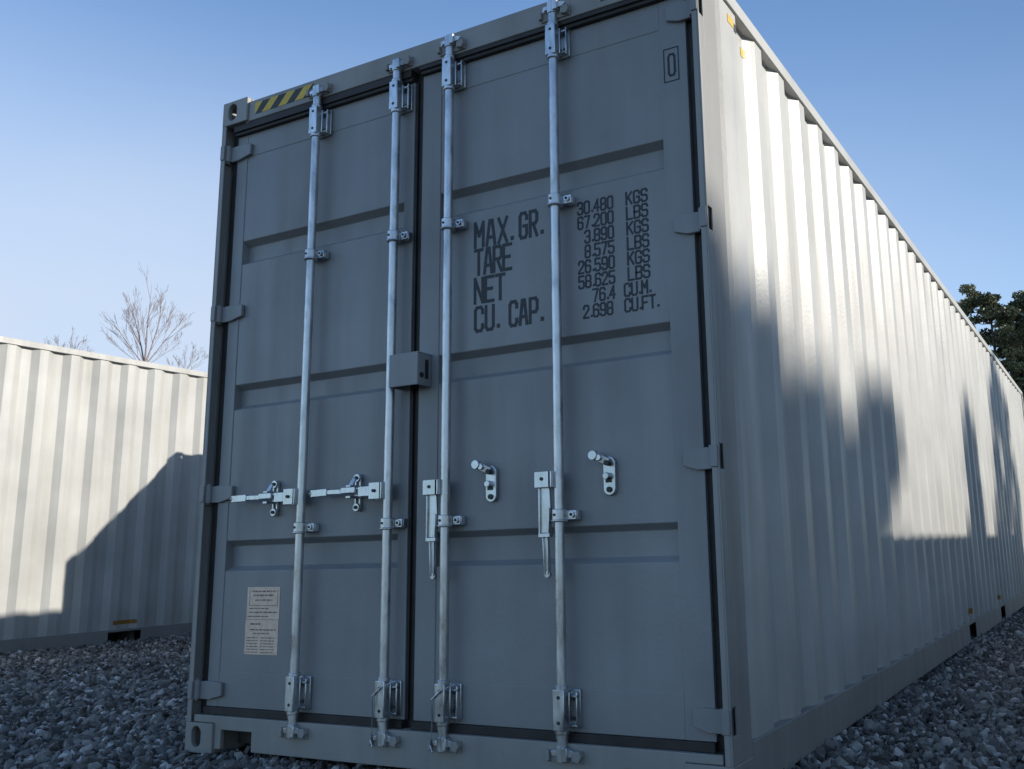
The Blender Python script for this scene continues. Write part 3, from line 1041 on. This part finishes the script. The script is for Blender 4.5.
def pine(loc, H, cr, seed, label, cat='tree', group=None, lo=.40, leaf=.26, per=90, mat=None):
    r_ = np.random.default_rng(seed)
    root = empty('pine_tree', loc, 0, 1)
    tag(root, label, cat, group)
    b = MB()
    lean = r_.uniform(-.02, .02, 2) * H
    axis = lambda t: V((lean[0] * t * t, lean[1] * t * t, H * t))
    limb(b, [axis(t) for t in np.linspace(0, .96, 9)], H * .016, .03, 9)
    cs, rs = [], []
    nb = 34
    for i in range(nb):
        t = lo + (1 - lo) * (i / nb) ** .9
        ang = i * 2.4 + r_.uniform(-.5, .5)
        env = math.sin(math.pi * min(1, (1 - t) / (1 - lo) * .80 + .16)) ** .7
        L = cr * env * r_.uniform(.65, 1.1)
        a = axis(t)
        rise = r_.uniform(-.05, .45)
        e = a + V((math.cos(ang), math.sin(ang), rise)) * L
        mid = a.lerp(e, .5) + V((0, 0, -.06 * L))
        limb(b, [a, mid, e], .018 * H * (1 - t) * .35 + .018, .010, 5)
        for s in (.45, .72, .98):
            if r_.random() < .16: continue
            for _ in range(2):
                p = a.lerp(e, s) + V(r_.normal(size=3)) * .22 * cr * .5
                cs.append(p[:]); rs.append(cr * r_.uniform(.12, .27))
                limb(b, [a.lerp(e, s * .8), p], .012, .006, 4)
    cs.append(axis(.985)[:]); rs.append(cr * .25)
    b.build('trunk', M_BARK, root, 0, True)
    v, f, t = tufts(cs, rs, per, leaf, r_)
    np_mesh('crown', v, f, mat or M_PINE, t, root)
    return root

def cedar(loc, H, cr, seed, label, group=None):
    r_ = np.random.default_rng(seed)
    root = empty('cedar_tree', loc, 0, 1)
    tag(root, label, 'tree', group)
    b = MB()
    limb(b, [(0, 0, 0), (0, 0, H * .5), (0, 0, H * .97)], H * .014, .02, 8)
    cs, rs = [], []
    for i in range(110):
        t = .06 + .93 * (i / 110)
        R_ = cr * (1 - t) ** .55 * r_.uniform(.5, 1.0) + .04
        ang = i * 2.4
        p = V((math.cos(ang) * R_, math.sin(ang) * R_, H * t + .3 * R_))
        limb(b, [(0, 0, H * t), p], .02, .008, 4)
        cs.append(p[:]); rs.append(.22 + .26 * cr * (1 - t))
    b.build('trunk', M_BARK, root, 0, True)
    v, f, t = tufts(cs, rs, 110, .20, r_, flat=1.1)
    np_mesh('crown', v, f, M_CEDAR, t, root)

# far pines, top right of the photograph
GP = 'pines beyond the far end of the containers'
pine((-.2, 37.2, 0), 10.5, 1.6, 11, 'dark pine rising past the far end of the long side, nearest the roof edge', group=GP, leaf=.13, per=210, lo=.42)
pine((1.75, 38.6, 0), 10.3, 1.9, 12, 'pine in the middle of the clump at the right edge', group=GP, leaf=.13, per=210, lo=.45)
pine((4.3, 38.0, 0), 10.1, 2.1, 13, 'pine at the right end of the clump, cut by the picture edge', group=GP, leaf=.13, per=210, lo=.42)
pine((.9, 43.5, 0), 11.3, 2.0, 14, 'pine standing behind the rest of the clump', group=GP, leaf=.13, per=210, lo=.35)
pine((6.6, 40.5, 0), 12.2, 2.4, 15, 'pine outside the right edge, past the clump', group=GP, leaf=.13, per=210, lo=.42)

# trees off to the right whose shadows lie on the long side
X0 = 22.0
def at_side(ys, zs, X=X0):
    """where a point casting its shadow at (ys, zs) on the long side stands, X metres out"""
    return (WD + X, ys + .447 * X, zs + .465 * X)
GS = 'trees off to the right whose shadows fall on the container'
p = at_side(.22, .45)
pine((p[0], p[1], 0), p[2], 2.6, 21, 'broad pine off to the right that shades the door end', group=GS, lo=.30, leaf=.34, per=230)
p = at_side(1.22, 1.15, 24)
pine((p[0], p[1], 0), p[2], 1.9, 22, 'second pine off to the right, just past the broad one', group=GS, lo=.30, leaf=.34, per=230)
p = at_side(6.10, 1.9)
cedar((p[0], p[1], 0), p[2], 1.35, 31, 'thin cedar off to the right that throws the nearer narrow shadow', GS)
p = at_side(8.75, 2.75)
cedar((p[0], p[1], 0), p[2], 3.1, 32, 'taller cedar off to the right that throws the farther spiked shadow', GS)

# bare trees behind the left container
def bare(loc, H, seed, label, fork, spread, leads, group):
    spread *= .9
    r_ = random.Random(seed)
    root = empty('bare_tree', loc, 0, 1)
    tag(root, label, 'tree', group)
    b = MB(); tw = MB()
    limb(b, [(0, 0, 0), (.03, 0, fork * .5), (0, 0, fork)], .085, .050, 8)
    # sideways in the plane facing the yard, and a little in depth
    sx = V((.576, .817, 0)); dp = V((-.817, .576, 0))
    def grow(p, d, L, r, depth, mb):
        pts = [p]; q = p.copy(); dd = d.copy()
        n = 4
        for i in range(n):
            dd = (dd + V((r_.gauss(0, .035), r_.gauss(0, .035), .02))).normalized()
            q = q + dd * L / n
            pts.append(q.copy())
        limb(mb, pts, r, .0020, 5 if depth < 2 else 4)
        if depth >= 4 or L < .16: return
        k = r_.choice((6, 7, 8)) if depth < 1 else (r_.choice((3, 4, 5)) if depth < 2 else r_.choice((2, 3)))
        for _ in range(k):
            f = r_.uniform(.15, .85)
            i = min(int(f * n), n - 1)
            s = pts[i].lerp(pts[i + 1], f * n - i)
            a = r_.uniform(-math.pi, math.pi)
            side = dd.orthogonal().normalized(); side = Matrix.Rotation(a, 3, dd) @ side
            nd = (dd * 1.0 + side * r_.uniform(.25, .55) + V((0, 0, .12))).normalized()
            grow(s, nd, L * r_.uniform(.28, .58) * (1.15 - f * .35), max(r * .34 * (1 - f * .4), .0024), depth + 1, tw)
    for a, dep, L, r in leads:
        d = (sx * math.sin(math.radians(a)) + V((0, 0, 1)) * math.cos(math.radians(a)) + dp * dep).normalized()
        grow(V((0, 0, fork)), d, L * spread, r, 0, b)
    b.build('trunk', M_TWIG, root, 0, True)
    tw.build('twigs', M_TWIG, root, 0, True)

GB = 'bare trees behind the left container'
R28 = V((-.817, .576, 0)) * 28
bare((3.568 + R28.x, -2.82 + R28.y, 0), 8, 5, 'leafless tree fanning out above the left container roof', 5.95, 1.0,
     [(-9, .05, 2.3, .026), (3, -.1, 2.55, .030), (14, .15, 2.3, .026), (35, -.05, 1.9, .018), (-38, .1, 2.0, .019), (-22, -.2, 1.7, .014), (54, .1, 1.2, .010), (-58, .0, 1.3, .010)], GB)
R30 = V((-.797, .603, 0)) * 31
bare((3.568 + R30.x, -2.82 + R30.y, 0), 7, 9, 'small leafless tree low beside the left post of the big container', 6.25, .8,
     [(-25, .1, .9, .010), (0, .1, 1.1, .011), (20, 0, 1.3, .010), (45, .1, 1.4, .009), (-50, 0, .8, .008)], GB)
R34 = V((-.852, .523, 0)) * 33
bare((3.568 + R34.x, -2.82 + R34.y, 0), 7.4, 12, 'faint leafless tree left of the fanning one, just topping the roof', 6.75, .80,
     [(-25, .1, 1.2, .006), (5, .1, 1.5, .007), (25, 0, 1.3, .006), (50, .1, 1.0, .005), (-50, 0, 1.1, .005)], GB)
